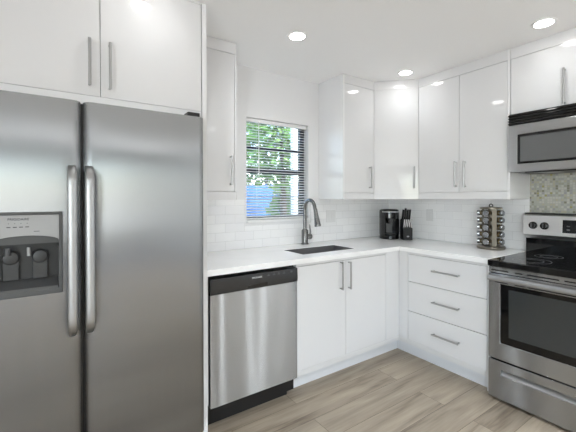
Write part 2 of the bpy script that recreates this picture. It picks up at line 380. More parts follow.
# diagonal corner wall cabinet
t = thing('corner_wall_cabinet', 'white gloss diagonal corner wall cabinet above the coffee maker', 'cabinet', (-.3, -.3, UH))
A, Bq = Vector((-.6035, -.33)), Vector((-.33, -.6035)); dd = (Bq-A).normalized(); nn = Vector((-dd.y, dd.x)); nn = nn if nn.x < 0 else -nn
def diag(s0, s1, o0, o1, z0, z1, m=None):
    L = (Bq-A).length
    P = [A+dd*s0+nn*o0, A+dd*s1+nn*o0, A+dd*s1+nn*o1, A+dd*s0+nn*o1]
    return (m or B()).prism([tuple(q) for q in P], z0, z1, 'z')
LD = (Bq-A).length
make('body', B().prism([(-.009, -.009), (-.603, -.009), (-.603, -.318), (-.318, -.603), (-.009, -.603)], UH+.02, CZ-.002), 'inside', t)
make('filler', diag(0, LD, -.014, 0, DZ1+.0012, CZ-.001), 'gloss', t)
make('light_rail', diag(0, LD, -.014, 0, UH, DZ0-.003), 'gloss', t)
dr = make('door', diag(.0015, LD-.0015, -.013, .0, DZ0, DZ1), 'gloss', t)
hp = A+dd*(LD-.039)
bar_handle(dr, (hp.x, hp.y, 1.407), (hp.x, hp.y, 1.602), (nn.x, nn.y, 0))

# double door wall cabinet on the right wall
YE = -1.352
t = thing('wall_cabinet', 'white gloss double door wall cabinet left of the microwave', 'cabinet', (-.17, -.98, UH))
make('body', B().box(-.311, -.009, YE+.02, -.607, UH+.02, CZ-.002), 'inside', t)
make('end_panel', B().box(-.331, -.009, YE+.002, YE+.019, UH, CZ-.001), 'satin', t, bevel=.001)
make('filler', B().box(-.33, -.312, YE+.019, -.606, DZ1+.003, CZ-.001), 'gloss', t)
make('light_rail', B().box(-.33, -.312, YE+.019, -.602, UH, DZ0-.003), 'gloss', t)
dl = door_x(t, -.9775, -.606, DZ0, DZ1, -.33); d2 = door_x(t, YE+.019, -.9775, DZ0, DZ1, -.33)
bar_handle(dl, (-.33, -.954, 1.408), (-.33, -.954, 1.615), (-1, 0, 0)); bar_handle(d2, (-.33, -1.029, 1.404), (-.33, -1.029, 1.611), (-1, 0, 0))

# short double door cabinet over the microwave
YR = -2.112; MZ1 = 1.905
t = thing('wall_cabinet', 'short white gloss double door cabinet above the microwave', 'cabinet', (-.17, -1.73, MZ1))
make('body', B().box(-.311, -.009, YR, YE, MZ1+.004, CZ-.002), 'inside', t)
make('filler', B().box(-.33, -.312, YR, YE, DZ1+.003, CZ-.001), 'gloss', t)
dl = door_x(t, -1.733, YE-.001, MZ1+.006, DZ1, -.33); d2 = door_x(t, YR, -1.733, MZ1+.006, DZ1, -.33)
bar_handle(dl, (-.33, -1.667, 1.916), (-.33, -1.667, 2.141), (-1, 0, 0)); bar_handle(d2, (-.33, -1.799, 1.916), (-.33, -1.799, 2.141), (-1, 0, 0))

# cabinet over the refrigerator and the tall panel beside it
FY = -.665
t = thing('refrigerator_cabinet', 'white gloss double door cabinet above the refrigerator', 'cabinet', (-2.84, -.33, 1.79))
make('body', B().box(-3.32, -2.352, FY+.02, -.009, 1.795, CZ-.002), 'inside', t)
make('filler', B().box(-3.32, -2.352, FY, FY+.018, 2.3735, CZ-.001), 'gloss', t)
make('bottom_valance', B().box(-3.32, -2.352, FY+.004, FY+.018, 1.752, 1.7925), 'satin', t)
dl = door_y(t, -3.32, -2.837, 1.793, 2.372, FY); d2 = door_y(t, -2.837, -2.352, 1.793, 2.372, FY)
bar_handle(dl, (-2.881, FY, 1.835), (-2.881, FY, 2.046), (0, -1, 0)); bar_handle(d2, (-2.798, FY, 1.832), (-2.798, FY, 2.044), (0, -1, 0))
tag(make('tall_panel', B().box(-2.349, -2.3235, FY-.003, -.009, 0, CZ-.001), 'satin', bevel=.001), 'tall white panel between the refrigerator and the dishwasher counter', 'panel')
tag(make('tall_panel', B().box(-3.345, -3.322, FY-.003, -.009, 0, CZ-.001), 'satin', bevel=.001), 'tall white panel on the far left side of the refrigerator', 'panel')

# base cabinets
BF = -.62; TK = -.54; BZ0, BZ1 = .153, .857
def drop(x0, x1, y0, y1, z0, z1): return B().box(x0, x1, y0, y1, z0, z1)
t = thing('base_end_panel', 'slim white base panel left of the dishwasher', 'panel', (-2.31, -.3, 0))
make('panel', B().prism([(-.619, .14), (-.619, .879), (-.02, .879), (-.02, 0), (TK, 0), (TK, .14)], -2.322, -2.302, 'x'), 'satin', t)
make('front_strip', B().box(-2.3215, -2.3025, -.622, -.6195, .142, .8785), 'gloss', t)

t = thing('sink_base_cabinet', 'white gloss double door base cabinet under the sink', 'cabinet', (-1.235, -.3, 0))
make('body', B().box(-1.683, -.787, BF+.02, -.02, .105, .62).box(-1.683, -1.667, BF+.02, -.02, .62, .876).box(-.803, -.787, BF+.02, -.02, .62, .876), 'inside', t)
make('top_rail', B().box(-1.683, -.787, BF+.002, BF+.02, BZ1+.003, .878), 'gloss', t)
make('side_panel', B().prism([(-.619, .14), (-.619, .878), (-.1, .878), (-.1, 0), (TK, 0), (TK, .14)], -1.6866, -1.6834, 'x'), 'satin', t)
dl = door_y(t, -1.683, -1.2345, BZ0, BZ1, BF); d2 = door_y(t, -1.2345, -.787, BZ0, BZ1, BF)
bar_handle(dl, (-1.2895, BF, .649), (-1.2895, BF, .855), (0, -1, 0)); bar_handle(d2, (-1.209, BF, .645), (-1.209, BF, .848), (0, -1, 0))

t = thing('corner_base_cabinet', 'white blind corner base cabinet with plain fillers under the counter corner', 'cabinet', (-.35, -.35, 0))
make('body', B().prism([(-.786, -.02), (-.02, -.02), (-.02, -.7065), (-.598, -.7065), (-.598, -.598), (-.786, -.598)], .105, .876), 'inside', t)
make('filler', B().box(-.7855, -.6205, BF, BF+.018, BZ0, .878), 'gloss', t)
make('filler', B().box(BF, BF+.018, -.7065, BF+.0175, BZ0, .878), 'gloss', t)

t = thing('drawer_base_cabinet', 'white gloss three drawer base cabinet left of the range', 'cabinet', (-.3, -1.03, 0))
DY0, DY1 = -1.335, -.708
make('body', B().box(BF+.02, -.02, DY0, DY1-.0005, .105, .876), 'inside', t)
make('end_panel', B().prism([(BF+.001, .02), (BF+.001, .878), (-.02, .878), (-.02, .02)], -1.347, -1.3365, 'y'), 'satin', t)
make('top_rail', B().box(BF+.002, BF+.02, DY0, DY1, BZ1+.003, .878), 'gloss', t)
for z0, z1, hz in ((.637, BZ1, .76), (.394, .633, .519), (BZ0, .39, .274)):
    dr = door_x(t, DY0, DY1, z0, z1, BF, 'drawer')
    bar_handle(dr, (BF, -.939, hz), (BF, -1.148, hz), (-1, 0, 0))
o = make('toe_kick_board', B().box(-1.6825, TK-.001, TK, TK+.016, 0, .104), 'toe'); tag(o, 'grey toe kick board under the sink cabinet', 'toe kick')
o = make('toe_kick_board', B().box(TK, TK+.016, -1.336, TK-.0005, 0, .104), 'toe'); tag(o, 'grey toe kick board under the drawer cabinet', 'toe kick')

# countertop: one L of white quartz with the sink cut out
SX0, SX1, SY0, SY1 = -1.545, -1.02, -.505, -.245
bm_ = B(); Z0, Z1, CD = .879, .914, -.64
xs = [-2.322, SX0, SX1, CD, -.009]; ys = [-1.35, CD, SY0, SY1, -.009]
cells = [(i, j) for i in range(4) for j in range(4) if not (i == 1 and j == 2) and not (j == 0 and i < 3)]
V = {}
def cv(i, j, k):
    if (i, j, k) not in V: V[(i, j, k)] = bm_.bm.verts.new((xs[i], ys[j], (Z0, Z1)[k]))
    return V[(i, j, k)]
cs = set(cells)
for i, j in cells:
    for k in (0, 1): bm_.bm.faces.new([cv(i, j, k), cv(i+1, j, k), cv(i+1, j+1, k), cv(i, j+1, k)])
    for di, dj, e in ((-1, 0, ((0, 0), (0, 1))), (1, 0, ((1, 0), (1, 1))), (0, -1, ((0, 0), (1, 0))), (0, 1, ((0, 1), (1, 1)))):
        if (i+di, j+dj) not in cs:
            a, b_ = e; bm_.bm.faces.new([cv(i+a[0], j+a[1], 0), cv(i+b_[0], j+b_[1], 0), cv(i+b_[0], j+b_[1], 1), cv(i+a[0], j+a[1], 1)])
tag(make('countertop', bm_, 'quartz', bevel=.002), 'white quartz L shaped countertop over the base cabinets', 'countertop')

# undermount sink
t = thing('sink', 'dark undermount sink set into the counter below the window', 'sink', (-1.2825, -.375, .66))
sb = B(); e = .004
def loop(d): return [(SX0+d, SY0+d), (SX1-d, SY0+d), (SX1-d, SY1-d), (SX0+d, SY1-d)]
R = [[sb.bm.verts.new((x, y, z)) for x, y in loop(d)] for d, z in ((.0008, .67), (.0008, .912), (.0045, .912), (.02, .69))]
for a, b_ in ((0, 1), (1, 2), (2, 3)):
    for i in range(4): sb.bm.faces.new((R[a][i], R[a][(i+1) % 4], R[b_][(i+1) % 4], R[b_][i]))
sb.bm.faces.new(R[0]); sb.bm.faces.new(R[3])
make('basin', sb, 'sink', t)
make('drain', B().lathe([(.045, 0), (.045, .003), (.03, .004), (.028, .001), (0, .001)], (-1.28, -.37, .6905)), 'chrome', t)

# faucet
t = thing('faucet', 'brushed nickel gooseneck pull down faucet behind the sink', 'faucet', (-1.203, -.072, .914))
fx, fyy = -1.203, -.072
make('base', B().lathe([(.034, 0), (.034, .006), (.029, .01), (.029, .12), (.024, .128), (.016, .135)], (fx, fyy, .9145)), 'faucet', t)
R_ = .07
pts = [(fx, fyy, 1.04), (fx, fyy, 1.13), (fx, fyy, 1.21)] + [(fx, fyy-R_+R_*math.cos(a), 1.232+R_*math.sin(a)) for a in [math.pi*k/16 for k in range(1, 15)]]
pts += [(fx+.004, fyy-2*R_-.004, 1.215)]
make('spout', B().tube(pts, .0152, 14), 'faucet', t)
make('spray_head', B().lathe([(.0165, 0), (.017, .03), (.026, .128), (.028, .138), (.026, .147), (0, .147)], (fx+.004, fyy-2*R_-.003, 1.225), (.06, -.16, -1)), 'faucet', t)
hd = make('handle_hub', B().lathe([(.024, 0), (.024, .038), (.018, .046), (0, .046)], (fx+.022, fyy, .98), (1, -.35, 0)), 'faucet', t)
make('lever', B().tube([(fx+.045, fyy-.01, .985), (fx+.052, fyy-.01, 1.02), (fx+.05, fyy-.004, 1.085)], [.007, .006, .0045], 8), 'faucet', t)

# ------------------------------------------------------------------ refrigerator
t = thing('refrigerator', 'stainless steel side by side refrigerator on the left', 'refrigerator', (-2.84, -.35, 0))
FX0, FXg0, FXg1, FX1 = -3.298, -2.918, -2.909, -2.362
DF = -.74
make('case', B().box(FX0, FX1-.002, -.655, -.03, .02, 1.725), 'light', t)
make('base_grille', B().box(FX0+.01, FX1-.01, -.67, -.655, .02, .075), 'black', t)
def fdoor(name, x0, x1, hole=None):
    b = B(); n = 14; r = .034
    prof = [(x0+r-r*math.sin(math.radians(a)), DF+r-r*math.cos(math.radians(a))) for a in (90, 60, 30, 0)] if True else []
    left = [(x0, DF+r), (x0+r*.13, DF+r*.5), (x0+r*.5, DF+r*.13), (x0+r, DF)]
    right = [(x1-r, DF), (x1-r*.5, DF+r*.13), (x1-r*.13, DF+r*.5), (x1, DF+r)]
    if hole is None:
        b.prism(left+right+[(x1, -.668), (x0, -.668)], .085, 1.744, 'z')
    else:
        hx0, hx1, hz0, hz1 = hole
        b.prism(left+[(hx0, DF), (hx0, -.668), (x0, -.668)], .085, 1.744, 'z'); b.prism([(hx1, DF)]+right+[(x1, -.668), (hx1, -.668)], .085, 1.744, 'z')
        b.box(hx0, hx1, DF, -.668, .085, hz0).box(hx0, hx1, DF, -.668, hz1, 1.744)
    return make(name, b, 'fsteel', t, smooth=50)
HX0, HX1, HZ0, HZ1 = -3.232, -2.992, .928, 1.262
fd = fdoor('freezer_door', FX0, FXg0, (HX0, HX1, HZ0, HZ1)); rd = fdoor('refrigerator_door', FXg1, FX1)
make('gasket', B().box(FXg0+.001, FXg1-.001, -.70, -.657, .09, 1.74), 'black', t)
make('hinge_cover', B().box(-2.45, -2.385, -.735, -.672, 1.7445, 1.766), 'black', t, bevel=.004)
make('hinge_cover', B().box(-3.29, -3.22, -.735, -.672, 1.7445, 1.766), 'black', t, bevel=.004)
def fhandle(parent, x0, x1):
    yo = -.795; z0, z1 = .728, 1.463; g = []
    N = 22
    for i in range(N+1):
        u = i/N; z = z0+(z1-z0)*u; k = min(u, 1-u)/.10; off = (1-(1-min(k, 1))**2)**.5
        y = DF-.004+(yo-(DF-.004))*off; w_ = .5*(x1-x0)*(.78+.22*min(1, k*1.6)); c = (x0+x1)/2
        g.append([(c-w_, y+.008, z), (c-w_*.75, y+.001, z), (c, y-.001, z), (c+w_*.75, y+.001, z), (c+w_, y+.008, z)])
    b = B().sheet(g, (0, .012, 0))
    for z in (z0+.012, z1-.03): b.box(x0+.008, x1-.008, DF-.0005, DF-.012, z, z+.02)
    make('handle', b, 'hsteel', parent, smooth=50)
fhandle(fd, -2.972, -2.936); fhandle(rd, -2.907, -2.871)
# dispenser
dc = (HX0+HX1)/2
make('dispenser_frame', B().hole(HX0-.004, HX1+.004, HZ0-.004, HZ1+.004, HX0+.008, HX1-.008, HZ0+.02, HZ1-.008, DF-.006, -.672, 'y'), 'mid', fd, bevel=.003)
ar = [(HX1-.008, 1.146), (HX1-.008, 1.253), (HX0+.008, 1.253), (HX0+.008, 1.146)] + [(dc-(HX1-dc-.008)*math.cos(math.pi*k/12), 1.146+.024*math.sin(math.pi*k/12)) for k in range(1, 12)]
make('dispenser_panel', B().prism(ar, DF-.004, DF+.012, 'y'), 'light', fd, bevel=.001)
make('dispenser_hood', B().box(HX0+.009, HX1-.009, DF+.012, DF+.03, 1.135, 1.2), 'mid', fd)
make('dispenser_recess', B().box(HX0+.009, HX1-.009, -.675, -.671, .945, 1.25).box(HX0+.009, HX0+.013, DF+.005, -.675, .947, 1.12).box(HX1-.013, HX1-.009, DF+.005, -.675, .947, 1.12), 'dark', fd)
make('drip_tray', B().prism([(DF-.004, .947), (DF-.004, .957), (-.676, .985), (-.676, .947)], HX0+.014, HX1-.014, 'x'), 'mid', fd)
for px_ in (dc-.052, dc+.045):
    make('paddle', B().prism([(px_-.027, .985), (px_+.027, .985), (px_+.027, 1.1), (px_-.027, 1.1)], -.693, -.686, 'y').lathe([(.03, 0), (.027, .014), (.018, .018), (0, .018)], (px_, -.686, 1.078), (0, -1, 0), 20), 'dark2', fd, bevel=.003)
make('nozzle', B().cyl((dc+.008, -.715, 1.085), .006, .034), 'light', fd)
make('nozzle', B().cyl((dc-.06, -.715, 1.09), .01, .03), 'mid', fd)
text('lettering', 'FRIGIDAIRE', .0135, (-3.134, DF-.0042, 1.237), (1, 0, 0), (0, 0, 1), 'print_dark', fd)
for k in range(4):
    x = -3.165+k*.0195
    make('icon', B().box(x-.0012, x+.0012, DF-.0046, DF-.004, 1.2195, 1.222), 'print_dark', fd)
    make('icon', B().box(x-.006, x+.006, DF-.0046, DF-.004, 1.2045, 1.2075), 'print_dark', fd)
make('badge', B().box(-3.085, -3.066, DF-.0046, DF-.004, 1.186, 1.188), 'print_dark', fd)

# ------------------------------------------------------------------ dishwasher
t = thing('dishwasher', 'stainless steel dishwasher with black control strip under the counter', 'dishwasher', (-1.99, -.3, 0))
WX0_, WX1_ = -2.297, -1.69
make('tub', B().box(WX0_, WX1_, -.59, -.03, .03, .868), 'black', t)
g = []
for i in range(13):
    u = i/12; x = WX0_+.002+(WX1_-WX0_-.004)*u; yb = -.637+.0012*(1-(2*u-1)**2)
    e = .0015 if i in (0, 12) else 0
    g.append([(x, yb+e, z) for z in (.125, .768)])
dw = make('door', B().sheet(g, (0, .03, 0)), 'steel', t, smooth=60)
cp = make('control_panel', B().prism([(-.592, .771), (-.642, .771), (-.645, .79), (-.641, .858), (-.592, .862)], WX0_+.002, WX1_-.002, 'x'), 'console', t, bevel=.002)
make('handle_pocket', B().box(-2.06, -1.925, -.646, -.64, .777, .799), 'bgloss', cp, bevel=.002)
make('toe_panel', B().box(WX0_+.002, -1.735, -.575, -.56, .0, .12), 'black', t)
make('side_skirt', B().box(WX0_+.002, WX1_-.002, -.60, -.592, .1, .124), 'black', t)
text('lettering', 'FRIGIDAIRE', .014, (-1.998, -.6448, .836), (1, 0, 0), (0, .06, 1), 'print_light', cp)
for x in (-1.915, -1.875, -1.84, -1.80):
    make('button', B().box(x-.009, x+.009, -.6436, -.642, .835, .839), 'mid', cp); make('indicator', B().box(x-.004, x+.004, -.6436, -.642, .843, .846), 'mid', cp)
make('button', B().box(-1.752, -1.735, -.6436, -.642, .835, .847), 'mid', cp)

# ------------------------------------------------------------------ range
t = thing('range', 'stainless steel electric range with black glass cooktop on the right', 'oven range', (-.33, -1.732, 0))
y0, y1 = YR+.004, YE-.004
XF = -.655
make('body', B().box(XF+.045, -.012, y0+.004, y1-.004, .05, .872), 'dark', t)
ck = make('cooktop', B().box(XF-.012, -.075, y0, y1, .874, .914), 'cooktop', t, bevel=.006, seg=3)
rb = [(-.49, -1.545, .105), (-.49, -1.92, .08), (-.215, -1.545, .08), (-.215, -1.92, .105)]
for x, y, r in rb:
    m_ = B()
    for q in (r, r*.62): m_.ring([(x+q*math.cos(a), y+q*math.sin(a)) for a in [2*math.pi*k/40 for k in range(40)]], [(x+(q-.002)*math.cos(a), y+(q-.002)*math.sin(a)) for a in [2*math.pi*k/40 for k in range(40)]], .9141, .9145)
    make('burner_ring', m_, 'ring', ck)
vt = make('vent_trim', B().box(XF+.005, XF+.045, y0+.002, y1-.002, .832, .872), 'steel', t, bevel=.002)
sl = B(); 
for a, b_ in ((-1.375, -1.475), (-1.515, -1.555), (-1.58, -1.74), (-1.765, -1.925), (-1.95, -2.09)): sl.box(XF+.0035, XF+.0055, b_, a, .846, .853)
make('vent_slots', sl, 'black', vt)
od = make('oven_door', B().hole(y0+.002, y1-.002, .275, .829, -2.035, -1.43, .385, .765, XF, XF+.042, 'x'), 'steel', t, bevel=.003)
make('window_border', B().hole(-2.034, -1.431, .386, .764, -1.985, -1.478, .432, .738, XF+.002, XF+.012, 'x'), 'bgloss', od)
make('window_glass', B().box(XF+.006, XF+.011, -1.985, -1.478, .432, .738), 'ovenglass', od)
hb = B()
prof = [(XF-.03, .785), (XF-.042, .79), (XF-.046, .803), (XF-.042, .816), (XF-.03, .821), (XF-.022, .803)]
hb.prism([(a, b_) for a, b_ in prof], y0+.012, y1-.012, 'y')
for y in (y0+.03, y1-.055): hb.box(XF-.0005, XF-.028, y, y+.025, .792, .814)
make('handle', hb, 'hsteel', od, bevel=.002)
ss = B()
for a, b_ in ((-1.40, -1.475), (-1.515, -1.57), (-1.59, -1.87), (-1.9, -1.95), (-1.99, -2.06)): ss.box(XF-.001, XF+.001, b_, a, .772, .778)
make('air_slots', ss, 'black', od)
sd = make('storage_drawer', B().hole(y0+.002, y1-.002, .018, .265, -2.03, -1.435, .178, .212, XF, XF+.042, 'x'), 'steel', t, bevel=.004)
make('drawer_pull', B().prism([(XF+.002, .178), (XF+.03, .2), (XF+.036, .212), (XF+.04, .212), (XF+.04, .178)], -2.03, -1.435, 'y'), 'hsteel', sd)
make('gap_strip', B().box(XF+.03, XF+.044, y0+.004, y1-.004, .262, .28), 'black', t)
for y in (y1-.05, y0+.05): make('foot', B().cyl((XF+.08, y, 0), .018, .05, seg=14), 'black', t); make('foot', B().cyl((-.08, y, 0), .018, .05, seg=14), 'black', t)
bgd = make('backguard', B().prism([(-.035, 1.2), (-.085, 1.2), (-.11, 1.19), (-.122, 1.05), (-.095, 1.035), (-.085, 1.02), (-.035, 1.02)], y0+.002, y1+.006, 'y'), 'bsteel', t, bevel=.002)
make('backguard_cap', B().box(-.088, -.033, y0+.002, y1+.006, 1.2005, 1.207), 'black', bgd)
make('backguard_base', B().box(-.08, -.035, y0+.004, y1, .9, 1.02), 'bgloss', t)
def bx(z): return -.11 - .012*(1.19-z)/.14
for y in (-1.416, -1.487, -1.985, -2.05):
    k = make('knob', B().lathe([(.027, 0), (.026, .01), (.021, .014), (.019, .03), (.016, .033), (0, .033)], (bx(1.117)-.0005, y, 1.117), (-1, 0, .09), 24), 'bgloss', bgd)
    make('pointer', B().box(bx(1.117)-.0375, bx(1.117)-.033, y-.004, y+.004, 1.103, 1.135), 'mid', k)
dp = make('display', B().prism([(bx(1.165)-.001, 1.165), (bx(1.075)-.001, 1.075), (bx(1.075)+.004, 1.075), (bx(1.165)+.004, 1.165)], -1.9, -1.592, 'y'), 'bgloss', bgd)
for i in range(5):
    for z in (1.098, 1.122):
        y = -1.625-i*.05
        make('key', B().box(bx(z)-.0022, bx(z)-.0008, y-.009, y+.009, z-.004, z+.004), 'mid', dp)
make('clock', B().box(bx(1.146)-.0022, bx(1.146)-.0008, -1.8, -1.7, 1.138, 1.154), 'mid', dp)

# ------------------------------------------------------------------ microwave
MF = -.372; MZ0 = 1.497
t = thing('microwave', 'stainless steel microwave mounted over the range', 'microwave', (-.2, -1.73, MZ0))
my0, my1 = YR+.002, YE-.003
make('case', B().box(MF+.03, -.012, my0, my1, MZ0+.004, MZ1-.002), 'black', t)
vg = B().box(MF+.012, MF+.03, my0, my1, 1.826, MZ1-.001)
make('vent_back', vg, 'black', t)
for z in (1.829, 1.8475, 1.866, 1.8845):
    make('louver', B().prism([(MF+.016, z+.001), (MF-.002, z+.003), (MF-.002, z+.010), (MF+.016, z+.014)], my0, my1, 'y'), 'bgloss', t)
dy0 = -1.93
md = make('door', B().hole(dy0, my1, MZ0+.002, 1.823, dy0+.04, -1.412, 1.553, 1.757, MF, MF+.03, 'x'), 'lsteel', t, bevel=.003)
make('window_border', B().hole(dy0+.041, -1.413, 1.554, 1.756, dy0+.056, -1.428, 1.568, 1.740, MF+.001, MF+.012, 'x'), 'bgloss', md)
make('window_glass', B().box(MF+.005, MF+.009, dy0+.056, -1.428, 1.568, 1.740), 'mwglass', md)
make('control_panel', B().box(MF, MF+.03, my0, dy0-.003, MZ0+.002, 1.823), 'bgloss', t, bevel=.003)
make('handle', B().tube([(MF-.03, dy0+.02, 1.54), (MF-.03, dy0+.02, 1.78)], .009, 12).tube([(MF, dy0+.02, 1.56), (MF-.03, dy0+.02, 1.56)], .007, 8).tube([(MF, dy0+.02, 1.76), (MF-.03, dy0+.02, 1.76)], .007, 8), 'hsteel', md)
make('underside_vent', B().box(MF+.06, -.06, my0+.08, my1-.08, MZ0-.004, MZ0+.004), 'black', t, bevel=.003)
make('underside_lamp', B().box(MF+.1, MF+.2, -1.5, -1.62, MZ0-.006, MZ0-.004), 'light', t)

# ------------------------------------------------------------------ things on the counter
# pod coffee maker, turned to the room
CT = .9145
t = thing('coffee_maker', 'black pod coffee maker in the counter corner', 'coffee maker', (-.262, -.222, CT), math.radians(-34), world=False)
def oval(rx, ry, n=32, cut=None): return [(rx*math.cos(2*math.pi*k/n), ry*math.sin(2*math.pi*k/n)) for k in range(n)]
bk = [(x, y) for x, y in oval(.094, .11)]
make('base', B().prism(oval(.092, .108), 0, .045), 'bgloss', t, bevel=.006)
shell = [(x, y) for x, y in oval(.094, .11, 48)]
C_ = [(-.066, -.078), (-.062, .0), (.062, .0), (.066, -.078)]
out = [p_ for p_ in shell if not (p_[1] < -.076)]
k0 = max(range(len(out)), key=lambda i: (out[i][0] > 0) * -out[i][1] if out[i][0] > 0 else -9)
out = out[k0:]+out[:k0]
make('housing', B().prism(out+C_, .045, .206), 'bgloss', t)
make('brew_head', B().lathe([(.096, 0), (.0965, .058), (.092, .082), (.076, .09), (0, .092)], (0, 0, .205), seg=36), 'bgloss', t)
make('lid_band', B().ring([(.0955*math.cos(a), .0955*math.sin(a)-.004) for a in [math.pi+math.pi*(.16+.68*k/16) for k in range(17)]] , [(.088*math.cos(a), .088*math.sin(a)-.004) for a in [math.pi+math.pi*(.16+.68*k/16) for k in range(17)]], .263, .275), 'light', t)
make('spout', B().lathe([(.014, 0), (.022, .02), (.03, .05)], (0, -.045, .155), seg=20), 'mid', t)
make('drip_tray', B().prism([(x*.62, y*.5-.045) for x, y in oval(.094, .09)], .045, .055), 'dark', t, bevel=.002)
make('water_tank_panel', B().box(-.03, .03, -.006, -.0005, .06, .15), 'mid', t)
# knife block
KR = math.radians(-36)
t = thing('knife_block', 'black knife block with steel knives beside the coffee maker', 'knife block', (-.186, -.366, CT), KR, world=False)
make('block', B().prism([(-.055, 0), (.06, 0), (.06, .19), (.015, .205), (-.015, .12), (-.055, .112)], -.045, .045, 'x'), 'black', t, bevel=.003)
make('emblem', B().prism([(.012*math.cos(a), .034+.007*math.sin(a)) for a in [2*math.pi*k/24 for k in range(24)]], -.0565, -.0555, 'y'), 'light', t)
def knife(i, x, y, z, l, r, mat, nm, lab):
    k = thing('knife', lab, 'knife', (0, 0, 0), 0, 'knives in the knife block', world=False)
    M4 = Matrix.Translation((-.186, -.366, CT)) @ Matrix.Rotation(KR, 4, 'Z') @ Matrix.Translation((x, y, z)) @ Matrix.Rotation(math.radians(18), 4, 'X')
    k.matrix_world = M4
    make('handle', B().prism([(-r, -r*.8), (r, -r*.8), (r*1.1, r*.8), (-r*1.1, r*.8)], .0, l), mat, k, bevel=r*.4)
    make('bolster', B().box(-r*.9, r*.9, -r*.7, r*.7, l+.0002, l+.005), 'chrome', k)
    return k
side = ['leftmost', 'second from left', 'middle', 'second from right', 'rightmost']
for i in range(5): knife(i, -.034+i*.017, -.036, .1145, .085, .0058, 'chrome', 's', 'steel handled steak knife, %s in the front row of the knife block' % side[i])
for i in range(4): knife(i, -.032+i*.0215, .012, .199, .1+.012*(i == 1), .0086, 'black', 'c', 'black handled kitchen knife, %s in the back row of the knife block' % ['leftmost', 'second from left', 'third from left', 'rightmost'][i])

# revolving spice rack with jars
sx, sy, SR = -.135, -1.13, .083
t = thing('spice_rack', 'steel revolving spice rack tower on the counter left of the range', 'spice rack', (sx, sy, CT), 0, world=False)
a0 = math.atan2(-2.4739-sy, -3.0072-sx)        # the side the tower turns to the room
make('base', B().lathe([(.098, 0), (.102, .006), (.102, .018), (.095, .024), (.03, .026), (0, .026)], seg=40), 'rack', t)
make('top_plate', B().lathe([(.075, .315), (.08, .318), (.08, .326), (.07, .33), (.02, .333), (0, .333)], seg=40), 'rack', t)
make('finial', B().tube([(0, .013*math.cos(a), .342+.013*math.sin(a)) for a in [math.pi*(-.35+1.7*k/14) for k in range(15)]], .0042, 8).cyl((0, 0, .332), .008, .006), 'black', t)
make('core', B().cyl((0, 0, .026), .02, .29), 'rack', t)
NC, NR = 5, 5
ANG = [-22, 58, 128, -156, -86]; POST = [20, 93, 162, -121, -54]
for c in range(NC):
    a = a0 + math.radians(POST[c]); ca, sa = math.cos(a), math.sin(a); ta = Vector((-sa, ca, 0)); ra = Vector((ca, sa, 0))
    m_ = B(); w2 = .017 if c == 0 else .0115
    p_ = [ra*.068-ta*w2, ra*.068+ta*w2, ra*.065+ta*w2, ra*.065-ta*w2]
    m_.prism([(v.x, v.y) for v in p_], .026, .316)
    make('post_panel', m_, 'rack', t)
col_names = {0: 'facing column', 1: 'column on the right side', 4: 'column on the left side'}
jar_bm = None
jr = ['topmost', 'second from top', 'third from top', 'fourth from top', 'bottom']
proto = None
for c in (0, 1, 4, 2, 3):
    a = a0 + math.radians(ANG[c])
    for r_ in range(NR):
        z = CT+.285-r_*.0565
        col_lab = {0: 'front column of the spice rack', 1: 'right hand column of the spice rack', 4: 'left hand column of the spice rack', 2: 'rear column nearer the range', 3: 'rear column nearer the coffee maker'}[c]
        lab = 'steel capped spice jar, %s in the %s' % (jr[r_], col_lab)
        mw = Matrix.Translation((sx, sy, z)) @ Matrix.Rotation(a, 4, 'Z')
        if proto is None:
            j = thing('spice_jar', lab, 'spice jar', (0, 0, 0), 0, 'spice jars in the rack', world=False)
            make('jar', B().lathe([(.017, 0), (.0205, .002), (.0205, .042), (.016, .048)], (.03, 0, 0), (1, 0, 0), 18), 'glassjar', j)
            make('cap', B().lathe([(.0215, .0485), (.022, .05), (.022, .066), (.019, .069), (.012, .069), (.011, .0675), (0, .0675)], (.03, 0, 0), (1, 0, 0), 20), 'capsteel', j)
            make('spice_label', B().lathe([(.0208, .012), (.0208, .036)], (.03, 0, 0), (1, 0, 0), 18), 'spice', j)
            proto = j
        else:
            j = proto.copy(); COL.objects.link(j)
            for ch in list(proto.children):
                cc = ch.copy(); COL.objects.link(cc); cc.parent = j
            j['label'] = lab
        j.matrix_world = mw

# outlets on the tile
def outlet(name, label, loc, w_, n, axis):
    t = thing(name, label, 'outlet', loc, 0)
    x, y, z = loc
    if axis == 'y':
        make('plate', B().box(x-w_/2, x+w_/2, -.0125, -.0085, z-.058, z+.058), 'outlet', t, bevel=.0015)
        for i in range(n):
            cx = x+(i-(n-1)/2)*.046; make('socket', B().box(cx-.0165, cx+.0165, -.0145, -.0127, z-.033, z+.033), 'outlet', t, bevel=.001)
    else:
        make('plate', B().box(-.0125, -.0085, y-w_/2, y+w_/2, z-.058, z+.058), 'outlet', t, bevel=.0015)
        for i in range(n):
            cy = y+(i-(n-1)/2)*.046; make('socket', B().box(-.0145, -.0127, cy-.0165, cy+.0165, z-.033, z+.033), 'outlet', t, bevel=.001)
outlet('outlet', 'white double outlet plate on the tile right of the faucet', (-.845, -.01, 1.148), .116, 2, 'y')
outlet('outlet', 'white single outlet plate on the right wall tile behind the knife block', (-.01, -.505, 1.155), .076, 1, 'x')

